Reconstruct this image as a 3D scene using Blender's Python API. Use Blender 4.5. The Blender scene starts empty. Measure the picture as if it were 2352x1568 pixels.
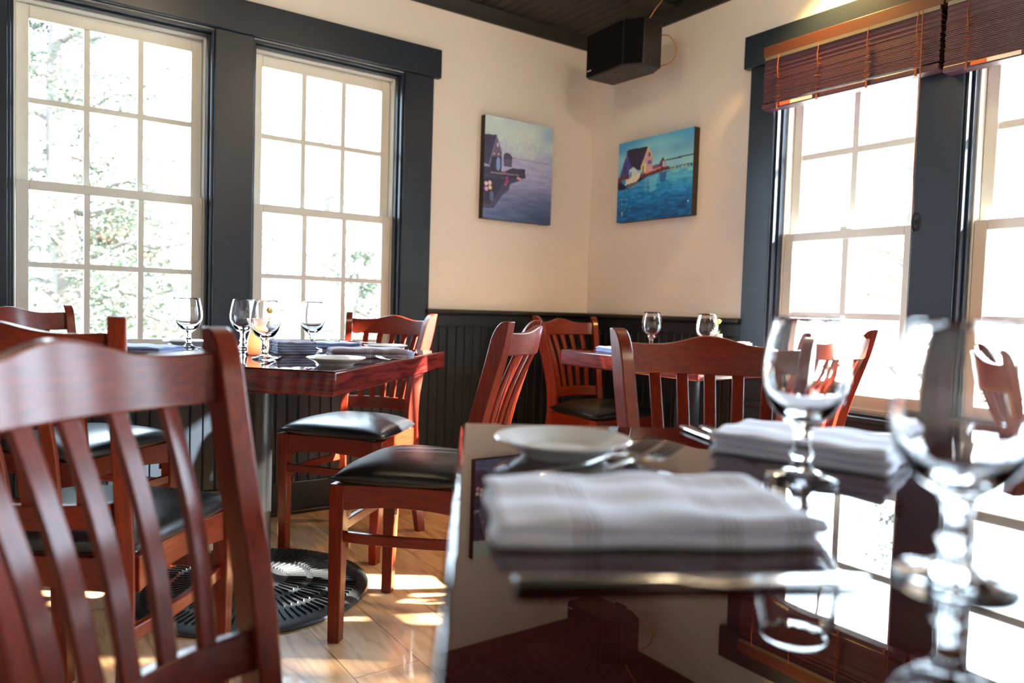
import bpy, bmesh, math, random
import numpy as np
from mathutils import Vector, Matrix
random.seed(7)
SC = bpy.context.scene
COL = SC.collection
PI = math.pi

# ------------------------------------------------------------------ camera
CAM_Z = 0.945
cam_d = bpy.data.cameras.new('camera'); cam = bpy.data.objects.new('camera', cam_d); COL.objects.link(cam)
cam_d.sensor_width = 36.0; cam_d.lens = 1702.6 / 2352 * 36.0
cam_d.clip_start = 0.02; cam_d.clip_end = 200
yaw, pitch, roll = 0.60857537, -0.0455263, 0.03071265
Fw = Vector((math.sin(yaw) * math.cos(pitch), math.cos(yaw) * math.cos(pitch), math.sin(pitch)))
Rt = Vector((math.cos(yaw), -math.sin(yaw), 0)); Up = Rt.cross(Fw)
R2 = Rt * math.cos(roll) + Up * math.sin(roll); U2 = -Rt * math.sin(roll) + Up * math.cos(roll)
M = Matrix((R2, U2, -Fw)).transposed().to_4x4(); M.translation = Vector((0, 0, CAM_Z))
cam.matrix_world = M
cam_d.dof.use_dof = True; cam_d.dof.focus_distance = 2.1; cam_d.dof.aperture_fstop = 2.7
SC.camera = cam

# ------------------------------------------------------------------ world, sun, exposure
SC.view_settings.view_transform = 'Standard'; SC.view_settings.look = 'None'
SC.view_settings.gamma = 1; SC.view_settings.use_curve_mapping = False
SC.view_settings.exposure = 2.35
SC.cycles.use_denoising = True
SC.cycles.sample_clamp_indirect = 8.0
SC.cycles.max_bounces = 12; SC.cycles.transparent_max_bounces = 16
W = bpy.data.worlds.new('world'); SC.world = W; W.use_nodes = True
bg = W.node_tree.nodes['Background']; bg.inputs[0].default_value = (0.65, 0.82, 1.0, 1); bg.inputs[1].default_value = 6.0
def sun_dir(az, el):
    return Vector((math.cos(az) * math.cos(el), math.sin(az) * math.cos(el), math.sin(el)))
sd = bpy.data.lights.new('sun', 'SUN'); sd.energy = 28; sd.angle = math.radians(0.8); sd.color = (1.0, 0.95, 0.88)
so = bpy.data.objects.new('sun', sd); COL.objects.link(so); so.location = (8, -4, 8)
so.rotation_euler = sun_dir(math.radians(-33.5), math.radians(29.5)).to_track_quat('Z', 'Y').to_euler()

# ------------------------------------------------------------------ helpers
def link(name, me, parent=None, mats=None):
    o = bpy.data.objects.new(name, me); COL.objects.link(o)
    if mats:
        for m in (mats if isinstance(mats, (list, tuple)) else [mats]): me.materials.append(m)
    if parent: o.parent = parent
    return o
def tag(o, label=None, cat=None, group=None, kind=None):
    if label: o['label'] = label
    if cat: o['category'] = cat
    if group: o['group'] = group
    if kind: o['kind'] = kind
    return o
def thing(name, label, cat, loc=(0, 0, 0), rz=0, group=None):
    o = bpy.data.objects.new(name, None); COL.objects.link(o); o.location = loc; o.rotation_euler = (0, 0, rz)
    o.empty_display_size = 0.05
    return tag(o, label, cat, group)
def struct(name, loc=(0, 0, 0)):
    o = bpy.data.objects.new(name, None); COL.objects.link(o); o.location = loc; o['kind'] = 'structure'; return o
def smooth(me, on=True):
    for p in me.polygons: p.use_smooth = on
def mesh(name, verts, faces, parent=None, mat=None, sm=False):
    me = bpy.data.meshes.new(name); me.from_pydata([tuple(v) for v in verts], [], faces); me.validate(); me.update()
    if sm: smooth(me)
    return link(name, me, parent, mat)
class MB:
    def __init__(s): s.v = []; s.f = []
    def add(s, vs, fs):
        n = len(s.v); s.v += [tuple(v) for v in vs]; s.f += [tuple(i + n for i in f) for f in fs]; return s
    def box(s, a, b):
        x0, y0, z0 = a; x1, y1, z1 = b
        if x0 > x1: x0, x1 = x1, x0
        if y0 > y1: y0, y1 = y1, y0
        if z0 > z1: z0, z1 = z1, z0
        return s.add([(x0,y0,z0),(x1,y0,z0),(x1,y1,z0),(x0,y1,z0),(x0,y0,z1),(x1,y0,z1),(x1,y1,z1),(x0,y1,z1)],
            [(0,3,2,1),(4,5,6,7),(0,1,5,4),(1,2,6,5),(2,3,7,6),(3,0,4,7)])
    def hexa(s, bot, top):
        return s.add(list(bot) + list(top), [(3,2,1,0),(4,5,6,7),(0,1,5,4),(1,2,6,5),(2,3,7,6),(3,0,4,7)])
    def sweep(s, rings, cap=True, closed=False):
        n = len(rings[0]); vs = [p for r in rings for p in r]; fs = []
        m = len(rings)
        for i in range(m if closed else m - 1):
            a = i * n; b = ((i + 1) % m) * n
            for j in range(n):
                k = (j + 1) % n; fs.append((a + j, a + k, b + k, b + j))
        if cap and not closed: fs.append(tuple(range(n - 1, -1, -1))); fs.append(tuple((m - 1) * n + j for j in range(n)))
        return s.add(vs, fs)
    def tube(s, pts, r, n=8, cap=True):
        pts = [Vector(p) for p in pts]; rings = []
        rr = r if isinstance(r, (list, tuple)) else [r] * len(pts)
        ref = None
        for i, p in enumerate(pts):
            d = (pts[min(i + 1, len(pts) - 1)] - pts[max(i - 1, 0)]).normalized()
            if ref is None:
                ref = d.orthogonal().normalized()
            a = (ref - d * ref.dot(d)).normalized(); ref = a; b = d.cross(a)
            rings.append([p + (a * math.cos(2*PI*j/n) + b * math.sin(2*PI*j/n)) * rr[i] for j in range(n)])
        return s.sweep(rings, cap)
    def lathe(s, prof, n=32, c=(0, 0, 0), closed=False):
        rings = [[(c[0] + r * math.cos(2*PI*j/n), c[1] + r * math.sin(2*PI*j/n), c[2] + z) for j in range(n)] for r, z in prof]
        return s.sweep(rings, cap=not closed, closed=closed)
    def build(s, name, mat=None, parent=None, sm=False, bevel=0, seg=2, auto=None):
        me = bpy.data.meshes.new(name); me.from_pydata(s.v, [], s.f); me.validate(); me.update()
        bm = bmesh.new(); bm.from_mesh(me); bmesh.ops.recalc_face_normals(bm, faces=bm.faces); bm.to_mesh(me); bm.free()
        if sm: smooth(me)
        o = link(name, me, parent, mat)
        if auto is not None:
            smooth(me)
            me.set_sharp_from_angle(angle=math.radians(auto))
        if bevel:
            b = o.modifiers.new('bevel', 'BEVEL'); b.width = bevel; b.segments = seg; b.limit_method = 'ANGLE'; b.angle_limit = math.radians(35)
            b.harden_normals = False
            smooth(me); me.set_sharp_from_angle(angle=math.radians(60))
        return o
def dup(root, loc, rz, label, group=None):
    r = root.copy(); COL.objects.link(r); r.location = loc; r.rotation_euler = (0, 0, rz); r['label'] = label
    if group: r['group'] = group
    for ch in list(root.children):
        c = ch.copy(); COL.objects.link(c); c.parent = r
        for g in ch.children:
            d = g.copy(); COL.objects.link(d); d.parent = c
    return r

# ------------------------------------------------------------------ materials
def nodes(name):
    m = bpy.data.materials.new(name); m.use_nodes = True
    nt = m.node_tree; return m, nt, nt.nodes['Principled BSDF']
def plain(name, col, rough=0.5, spec=0.5, metal=0, coat=0, bump=0, bscale=200, **kw):
    m, nt, b = nodes(name)
    b.inputs['Base Color'].default_value = (*col, 1); b.inputs['Roughness'].default_value = rough
    b.inputs['Specular IOR Level'].default_value = spec; b.inputs['Metallic'].default_value = metal
    b.inputs['Coat Weight'].default_value = coat; b.inputs['Coat Roughness'].default_value = 0.1
    for k, v in kw.items(): b.inputs[k.replace('_', ' ')].default_value = v
    if bump:
        tc = nt.nodes.new('ShaderNodeTexCoord'); n = nt.nodes.new('ShaderNodeTexNoise'); n.inputs['Scale'].default_value = bscale
        n.inputs['Detail'].default_value = 3
        bp = nt.nodes.new('ShaderNodeBump'); bp.inputs['Strength'].default_value = bump; bp.inputs['Distance'].default_value = 0.002
        nt.links.new(tc.outputs['Object'], n.inputs['Vector']); nt.links.new(n.outputs['Fac'], bp.inputs['Height']); nt.links.new(bp.outputs['Normal'], b.inputs['Normal'])
    return m
def wood(name, c1, c2, stretch, rough=0.3, coat=0.5, scale=1.0, rotz=0, contrast=(0.35, 0.7), crough=0.15, wavy=0.0, spec=0.5):
    """grain runs along the axis whose stretch is small"""
    m, nt, b = nodes(name); L = nt.links.new; N = nt.nodes.new
    tc = N('ShaderNodeTexCoord'); mp = N('ShaderNodeMapping'); mp.inputs['Scale'].default_value = [s * scale for s in stretch]
    mp.inputs['Rotation'].default_value = (0, 0, rotz)
    L(tc.outputs['Object'], mp.inputs['Vector'])
    n = N('ShaderNodeTexNoise'); n.inputs['Scale'].default_value = 6; n.inputs['Detail'].default_value = 7; n.inputs['Distortion'].default_value = 0.3 + wavy
    n.inputs['Roughness'].default_value = 0.6
    L(mp.outputs[0], n.inputs['Vector'])
    n2 = N('ShaderNodeTexNoise'); n2.inputs['Scale'].default_value = 5; n2.inputs['Detail'].default_value = 3; L(tc.outputs['Object'], n2.inputs['Vector'])
    mx = N('ShaderNodeMath'); mx.operation = 'MULTIPLY_ADD'; L(n2.outputs['Fac'], mx.inputs[0]); mx.inputs[1].default_value = 0.35; L(n.outputs['Fac'], mx.inputs[2])
    mx2 = N('ShaderNodeMath'); mx2.operation = 'SUBTRACT'; L(mx.outputs[0], mx2.inputs[0]); mx2.inputs[1].default_value = 0.17
    r = N('ShaderNodeValToRGB'); r.color_ramp.elements[0].position = contrast[0]; r.color_ramp.elements[1].position = contrast[1]
    r.color_ramp.elements[0].color = (*c1, 1); r.color_ramp.elements[1].color = (*c2, 1)
    L(mx2.outputs[0], r.inputs[0]); L(r.outputs[0], b.inputs['Base Color'])
    b.inputs['Roughness'].default_value = rough; b.inputs['Specular IOR Level'].default_value = spec; b.inputs['Coat Weight'].default_value = coat; b.inputs['Coat Roughness'].default_value = crough
    return m
CW1, CW2 = (0.085, 0.0065, 0.0026), (0.26, 0.026, 0.0060)
M_wz = wood('mahogany_upright_grain', CW1, CW2, (26, 26, 1.3), rough=0.38, coat=0.5, crough=0.18, spec=0.25, contrast=(0.25, 0.8))
M_wy = wood('mahogany_cross_grain', CW1, CW2, (26, 1.3, 26), rough=0.38, coat=0.5, crough=0.18, spec=0.25, contrast=(0.25, 0.8))
M_wx = wood('mahogany_length_grain', CW1, CW2, (1.3, 26, 26), rough=0.38, coat=0.5, crough=0.18, spec=0.25, contrast=(0.25, 0.8))
M_top = wood('table_top_wood', (0.020, 0.0035, 0.004), (0.050, 0.008, 0.008), (1.0, 5, 5), rough=0.25, coat=1.0, crough=0.015, spec=0.0)
M_edge = wood('table_edge_wood', (0.060, 0.006, 0.006), (0.19, 0.022, 0.018), (1.3, 1.3, 13), rough=0.28, coat=1.0, crough=0.06, wavy=0.6, contrast=(0.42, 0.6), spec=0.2)
M_leather = plain('black_vinyl', (0.009, 0.011, 0.014), rough=0.33, spec=0.6, bump=0.25, bscale=260)
M_black = plain('black_enamel', (0.012, 0.013, 0.015), rough=0.38, bump=0.1, bscale=400)
M_iron = plain('cast_iron', (0.012, 0.013, 0.014), rough=0.42, bump=0.5, bscale=350)
M_trim = plain('charcoal_blue_gloss_paint', (0.017, 0.027, 0.046), rough=0.33, spec=0.5, bump=0.06, bscale=60)
M_wain = plain('black_green_paint', (0.010, 0.0145, 0.021), rough=0.36, spec=0.5, bump=0.06, bscale=60)
M_ceil = plain('dark_ceiling_paint', (0.008, 0.010, 0.009), rough=0.5)
M_wall = plain('cream_wall_paint', (0.85, 0.81, 0.77), rough=0.7, spec=0.3, bump=0.12, bscale=220)
M_vinyl = plain('cream_window_vinyl', (0.74, 0.73, 0.68), rough=0.4, bump=0.05)
M_china = plain('white_china', (0.86, 0.86, 0.86), rough=0.12, coat=0.6)
M_steel = plain('stainless_steel', (0.66, 0.65, 0.62), rough=0.13, metal=1.0)
M_frost = plain('frosted_white_glass', (0.86, 0.86, 0.86), rough=0.5, Subsurface_Weight=0.3)
M_cord = plain('tan_cord', (0.25, 0.07, 0.03), rough=0.7)
M_white = plain('white_ceramic', (0.85, 0.85, 0.84), rough=0.35)
def glass(name, ior=1.48):
    m, nt, b = nodes(name); b.inputs['Transmission Weight'].default_value = 1; b.inputs['Roughness'].default_value = 0.0
    b.inputs['IOR'].default_value = ior; b.inputs['Base Color'].default_value = (1, 1, 1, 1); return m
M_goblet = glass('clear_goblet_glass')
def pane_mat():
    m = bpy.data.materials.new('window_pane_glass'); m.use_nodes = True; nt = m.node_tree; nt.nodes.clear(); L = nt.links.new
    o = nt.nodes.new('ShaderNodeOutputMaterial'); t = nt.nodes.new('ShaderNodeBsdfTransparent'); g = nt.nodes.new('ShaderNodeBsdfGlossy')
    g.inputs['Roughness'].default_value = 0.0; t.inputs[0].default_value = (0.97, 0.985, 0.98, 1)
    f = nt.nodes.new('ShaderNodeFresnel'); f.inputs[0].default_value = 1.3; mx = nt.nodes.new('ShaderNodeMixShader')
    L(f.outputs[0], mx.inputs[0]); L(t.outputs[0], mx.inputs[1]); L(g.outputs[0], mx.inputs[2]); L(mx.outputs[0], o.inputs[0]); return m
M_pane = pane_mat()
def floor_mat():
    m, nt, b = nodes('oak_laminate_floor'); L = nt.links.new; N = nt.nodes.new
    tc = N('ShaderNodeTexCoord'); mp = N('ShaderNodeMapping'); mp.inputs['Rotation'].default_value = (0, 0, math.radians(90))
    L(tc.outputs['Object'], mp.inputs['Vector'])
    br = N('ShaderNodeTexBrick'); br.inputs['Scale'].default_value = 1; br.inputs['Brick Width'].default_value = 1.25; br.inputs['Row Height'].default_value = 0.185
    br.inputs['Mortar Size'].default_value = 0.0012; br.inputs['Color1'].default_value = (0, 0, 0, 1); br.inputs['Color2'].default_value = (1, 1, 1, 1)
    br.inputs['Mortar'].default_value = (0.4, 0.4, 0.4, 1); br.offset = 0.37
    L(mp.outputs[0], br.inputs['Vector'])
    ad = N('ShaderNodeVectorMath'); ad.operation = 'MULTIPLY_ADD'; L(br.outputs['Color'], ad.inputs[0]); ad.inputs[1].default_value = (7, 3, 5); L(mp.outputs[0], ad.inputs[2])
    mp2 = N('ShaderNodeMapping'); mp2.inputs['Scale'].default_value = (1.0, 5.5, 1); L(ad.outputs[0], mp2.inputs['Vector'])
    n = N('ShaderNodeTexNoise'); n.inputs['Scale'].default_value = 3.2; n.inputs['Detail'].default_value = 8; n.inputs['Distortion'].default_value = 1.6; L(mp2.outputs[0], n.inputs['Vector'])
    r = N('ShaderNodeValToRGB'); e = r.color_ramp.elements
    e[0].position = 0.30; e[0].color = (0.45, 0.215, 0.085, 1); e[1].position = 0.72; e[1].color = (0.88, 0.59, 0.33, 1)
    k = r.color_ramp.elements.new(0.5); k.color = (0.74, 0.44, 0.215, 1)
    L(n.outputs['Fac'], r.inputs[0])
    mx = N('ShaderNodeMix'); mx.data_type = 'RGBA'; mx.blend_type = 'MULTIPLY'; mx.inputs[0].default_value = 0.25
    L(r.outputs[0], mx.inputs[6]); L(br.outputs['Color'], mx.inputs[7])
    mo = N('ShaderNodeMix'); mo.data_type = 'RGBA'; mo.inputs[7].default_value = (0.16, 0.07, 0.03, 1); L(br.outputs['Fac'], mo.inputs[0]); L(mx.outputs[2], mo.inputs[6])
    L(mo.outputs[2], b.inputs['Base Color']); b.inputs['Roughness'].default_value = 0.33; b.inputs['Coat Weight'].default_value = 0.15
    return m
M_floor = floor_mat()
def cloth(name, col, stripe=None, axis=0):
    m, nt, b = nodes(name); L = nt.links.new; N = nt.nodes.new
    tc = N('ShaderNodeTexCoord')
    b.inputs['Roughness'].default_value = 0.9; b.inputs['Specular IOR Level'].default_value = 0.1; b.inputs['Sheen Weight'].default_value = 0.3
    if stripe:
        sp = N('ShaderNodeSeparateXYZ'); L(tc.outputs['Object'], sp.inputs[0])
        r = N('ShaderNodeValToRGB'); r.color_ramp.interpolation = 'CONSTANT'
        mr = N('ShaderNodeMapRange'); mr.inputs['From Min'].default_value = -0.2; mr.inputs['From Max'].default_value = 0.2; L(sp.outputs[axis], mr.inputs[0])
        e = r.color_ramp.elements; e[0].position = 0; e[0].color = (*col, 1); e[1].position = 0.999; e[1].color = (*col, 1)
        for c in stripe['centres']:
            for k, (d, w) in enumerate(((-0.025, 0.004), (-0.012, 0.004), (0.0, 0.004), (0.012, 0.004))):
                a = e.new(c + d); a.color = (*stripe['col'], 1); z = e.new(c + d + w); z.color = (*col, 1)
        L(mr.outputs[0], r.inputs[0]); L(r.outputs[0], b.inputs['Base Color'])
    else: b.inputs['Base Color'].default_value = (*col, 1)
    n = N('ShaderNodeTexNoise'); n.inputs['Scale'].default_value = 900; bp = N('ShaderNodeBump'); bp.inputs['Strength'].default_value = 0.3; bp.inputs['Distance'].default_value = 0.001
    L(tc.outputs['Object'], n.inputs['Vector']); L(n.outputs['Fac'], bp.inputs['Height']); L(bp.outputs['Normal'], b.inputs['Normal'])
    return m
NAP = (0.74, 0.76, 0.90)
M_nap = cloth('lavender_grey_linen', NAP)
M_nap_s = cloth('lavender_grey_striped_linen', (0.30, 0.26, 0.31), dict(centres=(0.50, 0.62), col=(0.62, 0.56, 0.56)), 0)
M_nap_f = cloth('striped_lavender_linen', (0.80, 0.80, 0.93), dict(centres=(0.36, 0.62, 0.75), col=(0.42, 0.34, 0.36)), 0)
M_nap_b = cloth('pale_blue_linen', (0.40, 0.50, 0.85))
M_nap_d = cloth('backlit_dark_linen', (0.20, 0.21, 0.30))  # grey linen with its backlit shade put into the base colour

# ------------------------------------------------------------------ room shell
XB, YA, H = 2.765, 3.233, 2.435          # right wall plane, back wall plane, ceiling
XL, YF = -2.6, -2.6
TH = 0.14
fA = lambda a, b, d0, d1, z0, z1: ((a, YA + d0, z0), (b, YA + d1, z1))
fB = lambda a, b, d0, d1, z0, z1: ((XB + d0, a, z0), (XB + d1, b, z1))
fL = lambda a, b, d0, d1, z0, z1: ((XL - d0, a, z0), (XL - d1, b, z1))
fF = lambda a, b, d0, d1, z0, z1: ((a, YF - d0, z0), (b, YF - d1, z1))
def wall_with_holes(name, f, u0, u1, holes, mat):
    mb = MB(); cur = u0
    def seg(a, b, z0, z1): mb.box(*f(a, b, 0, TH, z0, z1))
    for (a, b, z0, z1) in sorted(holes):
        seg(cur, a, 0, H + 0.02); seg(a, b, 0, z0); seg(a, b, z1, H + 0.02); cur = b
    seg(cur, u1, 0, H + 0.02)
    return tag(mb.build(name, mat), kind='structure')
A_WIN = [(0.033, 0.730, 0.70, 2.035), (0.886, 1.583, 0.70, 2.035)]
B_WIN = [(1.410, 2.022, 0.565, 2.030), (0.645, 1.257, 0.565, 2.030), (-0.120, 0.492, 0.565, 2.030), (-1.60, -0.60, 0.565, 2.030)]  # last two openings are out of view, added for more window light
L_WIN = []
F_WIN = []
wall_with_holes('wall_back', fA, XL, XB + TH, A_WIN, M_wall)
wall_with_holes('wall_right', fB, YF, YA, B_WIN, M_wall)
wall_with_holes('wall_left', fL, YF - TH, YA + TH, L_WIN, M_wall)
wall_with_holes('wall_front', fF, XL, XB + TH, F_WIN, M_wall)
tag(MB().box((XL - TH, YF - TH, -0.1), (XB + TH, YA + TH, 0)).build('floor', M_floor), kind='structure')
# ceiling: dark beadboard with grooves and cross battens
mb = MB(); cz = H
xs = np.arange(XL, XB + 0.001, 0.06)
prof = []
for x in xs: prof += [(x - 0.006, cz), (x, cz + 0.006), (x + 0.006, cz)]
prof = [(XL, cz)] + prof[3:-3] + [(XB, cz)]
vs = [(x, YF, z) for x, z in prof] + [(x, YA, z) for x, z in prof]; n = len(prof)
mb.add(vs, [(i, i + 1, n + i + 1, n + i) for i in range(n - 1)])
mb.box((XL, YF, cz + 0.02), (XB + TH, YA + TH, cz + 0.12))
ce = tag(mb.build('ceiling', M_ceil), kind='structure')
cb = struct('trim_1')
c1 = MB()
for y in (2.62, 1.7, 0.4, -0.9): c1.box((XL, y - 0.05, H - 0.012), (XB, y + 0.05, H))
c1.build('ceiling_batten', M_ceil, cb, bevel=0.003)
c2 = MB().hexa([(XL, YA - 0.018, H - 0.055), (XB, YA - 0.018, H - 0.055), (XB, YA, H - 0.055), (XL, YA, H - 0.055)],
               [(XL, YA - 0.06, H), (XB, YA - 0.06, H), (XB, YA, H), (XL, YA, H)])
c2.hexa([(XB - 0.018, YF, H - 0.055), (XB, YF, H - 0.055), (XB, YA, H - 0.055), (XB - 0.018, YA, H - 0.055)],
        [(XB - 0.06, YF, H), (XB, YF, H), (XB, YA, H), (XB - 0.06, YA, H)])
c2.build('crown_moulding', M_ceil, cb, bevel=0.002)
# casings
def casing(name, f, posts, head, apron):
    t = struct(name); mb = MB()
    for (a, b, z0, z1) in posts: mb.box(*f(a, b, 0.0, -0.020, z0, z1))
    mb.build('casing_post', M_trim, t, bevel=0.003)
    h = MB(); h.box(*f(head[0], head[1], 0.0, -0.034, head[2], head[3]))
    h.build('header_board', M_trim, t, bevel=0.004)
    s = MB(); s.box(*f(apron[0], apron[1], 0.02, -0.045, apron[2] - 0.022, apron[2]))
    s.box(*f(apron[0] + 0.03, apron[1] - 0.03, 0.0, -0.018, apron[2] - 0.10, apron[2] - 0.022))
    s.build('window_stool', M_trim, t, bevel=0.004)
    return t
casing('trim_2', fA, [(-0.12, 0.033, 0.70, 2.04), (0.730, 0.886, 0.70, 2.04), (1.583, 1.735, 0.70, 2.04)], (-0.155, 1.768, 2.04, 2.175), (-0.15, 1.765, 0.70))
casing('trim_3', fB, [(2.022, 2.152, 0.565, 2.033), (1.257, 1.410, 0.565, 2.033), (0.492, 0.645, 0.565, 2.033), (-0.27, -0.12, 0.565, 2.033)], (-0.30, 2.182, 2.033, 2.175), (-0.28, 2.17, 0.565))
casing('trim_4', fB, [(-0.60, -0.47, 0.565, 2.033), (-1.73, -1.60, 0.565, 2.033)], (-1.76, -0.44, 2.033, 2.175), (-1.75, -0.45, 0.565))
# wainscot with V grooves
def wains(name, axis, segs):
    t = struct(name); mb = MB(); rb = MB(); nose = MB()
    for (u0, u1, ztop, rail) in segs:
        ztb = ztop - (0.085 if rail else 0.0)
        pr = []
        k = math.ceil((u0 + 0.01) / 0.05)
        u = k * 0.05; pr = [(u0, -0.010)]
        while u < u1 - 0.01:
            pr += [(u - 0.005, -0.010), (u - 0.001, -0.004), (u + 0.001, -0.004), (u + 0.005, -0.010)]; u += 0.05
        pr.append((u1, -0.010))
        P = (lambda u, d, z: (u, YA + d, z)) if axis == 'A' else (lambda u, d, z: (XB + d, u, z))
        n = len(pr)
        mb.add([P(u, d, 0.12) for u, d in pr] + [P(u, d, ztb + 0.002) for u, d in pr], [(i, i + 1, n + i + 1, n + i) for i in range(n - 1)])
        if rail:
            a = P(u0, 0, ztb); b = P(u1, -0.018, ztop - 0.026); rb.box(a, b)
            nose.box(P(u0 - (0.016 if axis == 'A' else 0), 0, ztop - 0.026), P(u1 + (0.016 if axis == 'B' else 0), -0.042, ztop))
    mb.build('beadboard', M_wain, t)
    if rb.v:
        rb.build('top_rail', M_wain, t, bevel=0.002); nose.build('chair_rail', M_black, t, bevel=0.010, seg=4)
wains('trim_5', 'A', [(XL, -0.155, 0.928, True), (-0.12, 1.735, 0.60, False), (1.735, XB, 0.928, True)])
wains('trim_6', 'B', [(-0.45, 2.152, 0.47, False), (2.152, YA, 0.928, True)])
b1 = MB().box((XL, YA, 0), (XB, YA - 0.020, 0.145)); b1.box((XL, YA - 0.02, 0), (XB, YA - 0.032, 0.018))
tag(b1.build('baseboard_back', M_wain, bevel=0.004), kind='structure')
b1 = MB().box((XB, YF, 0), (XB - 0.020, YA - 0.02, 0.145)); b1.box((XB - 0.02, YF, 0), (XB - 0.032, YA - 0.032, 0.018))
tag(b1.build('baseboard_right', M_wain, bevel=0.004), kind='structure')

# windows
def window(name, f, u0, u1, z0, z1, zm, cols, rows_up=2):
    t = struct(name)
    def ring(mb, a, b, c, d, w, d0, d1, wt=None, wb=None):
        wt = wt or w; wb = wb or w
        mb.box(*f(a, a + w, d0, d1, c, d)); mb.box(*f(b - w, b, d0, d1, c, d))
        mb.box(*f(a + w, b - w, d0, d1, d - wt, d)); mb.box(*f(a + w, b - w, d0, d1, c, c + wb))
    mw = 0.0105 if cols == 3 else 0.013
    j = MB(); ring(j, u0, u1, z0, z1, 0.010, -0.006, 0.052); ring(j, u0 + .010, u1 - .010, z0, z1 - 0.01, 0.009, 0.022, 0.052)
    j.build('jamb', M_trim, t, bevel=0.002)
    fr = MB(); ring(fr, u0, u1, z0, z1, 0.024, 0.052, 0.135); ring(fr, u0 + .024, u1 - .024, z0 + 0.024, z1 - .024, 0.006, 0.112, 0.135)
    fr.build('frame', M_vinyl, t, bevel=0.0015)
    a, b = u0 + 0.025, u1 - 0.025
    lo = MB(); ring(lo, a, b, z0 + 0.025, zm + 0.017, 0.042, 0.058, 0.090, wt=0.036, wb=0.05)
    ls = lo.build('lower_sash', M_vinyl, t, bevel=0.003)
    up = MB(); ring(up, a, b, zm - 0.017, z1 - 0.025, 0.042, 0.094, 0.124, wt=0.05, wb=0.036)
    us = up.build('upper_sash', M_vinyl, t, bevel=0.003)
    for (c, d, dm, par) in ((z0 + 0.075, zm - 0.019, 0.073, ls), (zm + 0.019, z1 - 0.075, 0.109, us)):
        g = MB(); g.box(*f(a + 0.04, b - 0.04, dm - 0.002, dm + 0.002, c - 0.003, d + 0.003)); g.build('pane', M_pane, par)
        mu = MB(); ga, gb = a + 0.042, b - 0.042
        for i in range(1, cols):
            u = ga + (gb - ga) * i / cols; mu.box(*f(u - mw, u + mw, dm - 0.008, dm + 0.008, c, d))
        for i in range(1, 2):
            z = c + (d - c) * i / 2; mu.box(*f(ga, gb, dm - 0.0075, dm + 0.0075, z - mw, z + mw))
        mu.build('muntin', M_vinyl, par)
    if cols == 3: return t
    lk = MB(); um = (a + b) / 2
    lk.box(*f(um - 0.028, um + 0.028, 0.062, 0.088, zm + 0.017, zm + 0.023)); lk.box(*f(um - 0.004, um + 0.030, 0.068, 0.080, zm + 0.023, zm + 0.033))
    lk.build('sash_lock', M_vinyl, t, bevel=0.002)
    return t
for i, (a, b, z0, z1) in enumerate(A_WIN): window('window_%d' % (i + 1), fA, a, b, z0, z1, 1.346, 3)
for i, (a, b, z0, z1) in enumerate(B_WIN): window('window_%d' % (i + 3), fB, a, b, z0, z1, 1.285, 2)
for i, (a, b, z0, z1) in enumerate(L_WIN): window('window_%d' % (i + 7), fL, a, b, z0, z1, 1.45, 2)
for i, (a, b, z0, z1) in enumerate(F_WIN): window('window_%d' % (i + 11), fF, a, b, z0, z1, 1.45, 2)
for k, (ax, (a, b, z0, z1)) in enumerate([('A', w) for w in A_WIN] + [('B', w) for w in B_WIN] + [('L', w) for w in L_WIN] + [('F', w) for w in F_WIN]):
    l = bpy.data.lights.new('window_portal', 'AREA'); l.shape = 'RECTANGLE'; l.size = b - a; l.size_y = z1 - z0
    l.cycles.is_portal = True
    o = bpy.data.objects.new('window_portal', l); COL.objects.link(o)
    if ax == 'A': o.location = ((a + b) / 2, YA + 0.15, (z0 + z1) / 2); o.rotation_euler = (-PI / 2, 0, 0)
    elif ax == 'L': o.location = (XL - 0.15, (a + b) / 2, (z0 + z1) / 2); o.rotation_euler = (PI / 2, 0, -PI / 2)
    elif ax == 'F': o.location = ((a + b) / 2, YF - 0.15, (z0 + z1) / 2); o.rotation_euler = (PI / 2, 0, 0)
    else: o.location = (XB + 0.15, (a + b) / 2, (z0 + z1) / 2); o.rotation_euler = (PI / 2, 0, PI / 2)

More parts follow.
